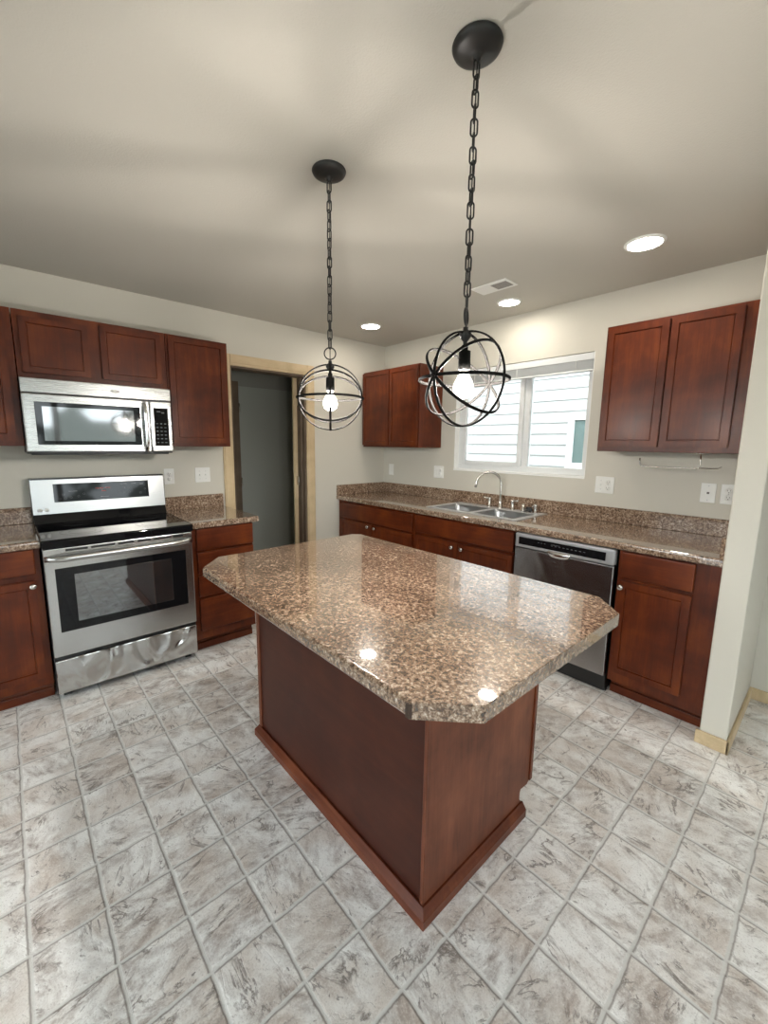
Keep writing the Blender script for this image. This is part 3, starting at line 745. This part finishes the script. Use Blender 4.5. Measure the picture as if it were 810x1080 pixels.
# ------------------------------------------------------------------ ceiling fittings
def can(label, x_, y_, r_=.074):
    t = thing('recessed_light', label, 'ceiling light', (x_, y_, H))
    b = lathe(B(), [(r_, -.004), (r_+.004, -.009), (r_+.014, -.007), (r_+.018, 0)], n=40); obj('trim_ring', b, M['white'], t)
    b = lathe(B(), [(0, -.0062), (r_+.001, -.0055), (r_+.001, -.001)], n=40); obj('lens', b, M['can'], t, label='glowing white lens')
can('round recessed ceiling light nearest, in front of the right wall cabinet', 2.571, -.608)
can('round recessed ceiling light over the sink beside the air vent', 1.640, -.312, .066)
can('round recessed ceiling light over the far corner by the doorway', .495, -.628)
t = thing('ceiling_vent', 'white rectangular ceiling air vent with a dark grille opening', 'vent', (1.733, -.650, H))
b = B(); box(b, (-.128, -.075, -.007), (.128, .075, -.0005), .003); obj('frame', b, M['white'], t)
b = B(); box(b, (.004, -.045, -.0078), (.112, .045, -.0068), 0); obj('grille', b, plain('vent_dark', (.10, .09, .08), .7), t)
for i in range(8):
    b = B(); y_ = -.041 + i*.0118
    box(b, (.004, y_-.0022, -.0095), (.112, y_+.0022, -.0078), 0); obj('louver', b, plain('vent_louver', (.35, .33, .31), .6) if i == 0 else bpy.data.materials['vent_louver'], t)

# ------------------------------------------------------------------ pendants
def link_mesh():
    b = B(); L, W_ = .0125, .0085; pts = []
    for k in range(12): a = PI*k/11; pts.append((W_*math.cos(a), 0, L+W_*math.sin(a)))
    for k in range(12): a = PI + PI*k/11; pts.append((W_*math.cos(a), 0, -L+W_*math.sin(a)))
    tube(b, pts, .0024, 7, closed=True)
    me = bpy.data.meshes.new('chain_link'); b.to_mesh(me); b.free(); me.materials.append(M['black_metal']); return me
LINK = link_mesh()
def pendant(label, x_, y_, axis_deg, loop_deg, tw, cz=1.615):
    t = thing('pendant_light', label, 'pendant light', (x_, y_, H), 0, None)
    R = .128; zc = cz - H
    b = lathe(B(), [(0, 0), (.062, 0), (.064, -.004), (.060, -.012), (.048, -.019), (.020, -.024), (.010, -.026), (.009, -.036), (0, -.037)], n=40); obj('canopy', b, M['black_metal'], t)
    top = zc + R + .012
    lz = top + .030
    ca, sa = math.cos(loop_deg), math.sin(loop_deg)
    b = B(); band(b, .0225, (ca, sa, 0), (0, 0, 1), .0055, .0045, (0, 0, lz), 32); obj('hanging_loop', b, M['black_metal'], t)
    ch = obj('chain_cord', tube(B(), [(.001, .001, -.03), (0, 0, lz+.0), (0, 0, top)], .0018, 6), M['black_metal'], t)
    z0, z1 = -.040, lz + .022
    n = int(round((z0-z1)/.0335)); pt = (z0-z1)/n
    for i in range(n):
        l_ = bpy.data.objects.new('chain_link', LINK); C.objects.link(l_); l_.parent = ch
        l_.location = (0, 0, z0 - (i+.5)*pt); l_.rotation_euler = (0, 0, tw + (i % 2)*PI/2 + .25*math.sin(i*.9+tw))
    b = lathe(B(), [(0, .014), (.007, .014), (.008, .004), (.016, 0), (.017, -.010), (.010, -.020), (.006, -.024), (.006, -.040), (0, -.041)], (0, 0, zc+R), n=20); obj('stem', b, M['black_metal'], t)
    b = lathe(B(), [(0, .094), (.009, .094), (.009, .080), (.0165, .078), (.0175, .028), (.015, .026), (0, .026)], (0, 0, zc), n=24); so = obj('socket', b, M['ring'], t)
    b = lathe(B(), [(.0, .030), (.011, .028), (.012, .018), (.016, .010), (.026, -.008), (.0295, -.024), (.026, -.040), (.014, -.050), (0, -.054)], (0, 0, zc), n=24); bu = obj('bulb', b, M['bulb_envelope'], t, label='glowing bulb')
    b = lathe(B(), [(0, .016), (.006, .012), (.012, .002), (.0145, -.014), (.012, -.028), (.006, -.036), (0, -.038)], (0, 0, zc), n=20); obj('filament', b, M['bulb'], bu, label='glowing core')
    A = Vector((math.cos(axis_deg), math.sin(axis_deg), 0)); Pp = Vector((-A.y, A.x, 0))
    band_r = R
    b = B(); band(b, R+.0015, Pp, (0, 0, 1), .0088, .005, (0, 0, zc)); obj('cage_ring', b, M['ring'], t)
    for k, dg in enumerate((0, 42, 90, 138)):
        a = math.radians(dg); d = Vector((0,0,1))*math.cos(a) + Pp*math.sin(a)
        b = B(); band(b, R - .001*k, A, d, .0088, .005, (0, 0, zc)); obj('cage_ring', b, M['ring'], t)
    for s_ in (-1, 1):
        b = lathe(B(), [(0, -.008), (.006, -.007), (.0075, .004), (.004, .009), (0, .010)], A*(R*s_) + Vector((0, 0, zc)), A*s_, 12); obj('pivot', b, M['ring'], t)
pendant('black orb cage pendant light on the left, farther from the camera', 1.965, -2.105, math.atan2(.81, .58), math.atan2(.81, .58), .3)
pendant('black orb cage pendant light on the right, nearer the camera', 2.627, -2.112, PI/2, math.radians(115), 1.0)
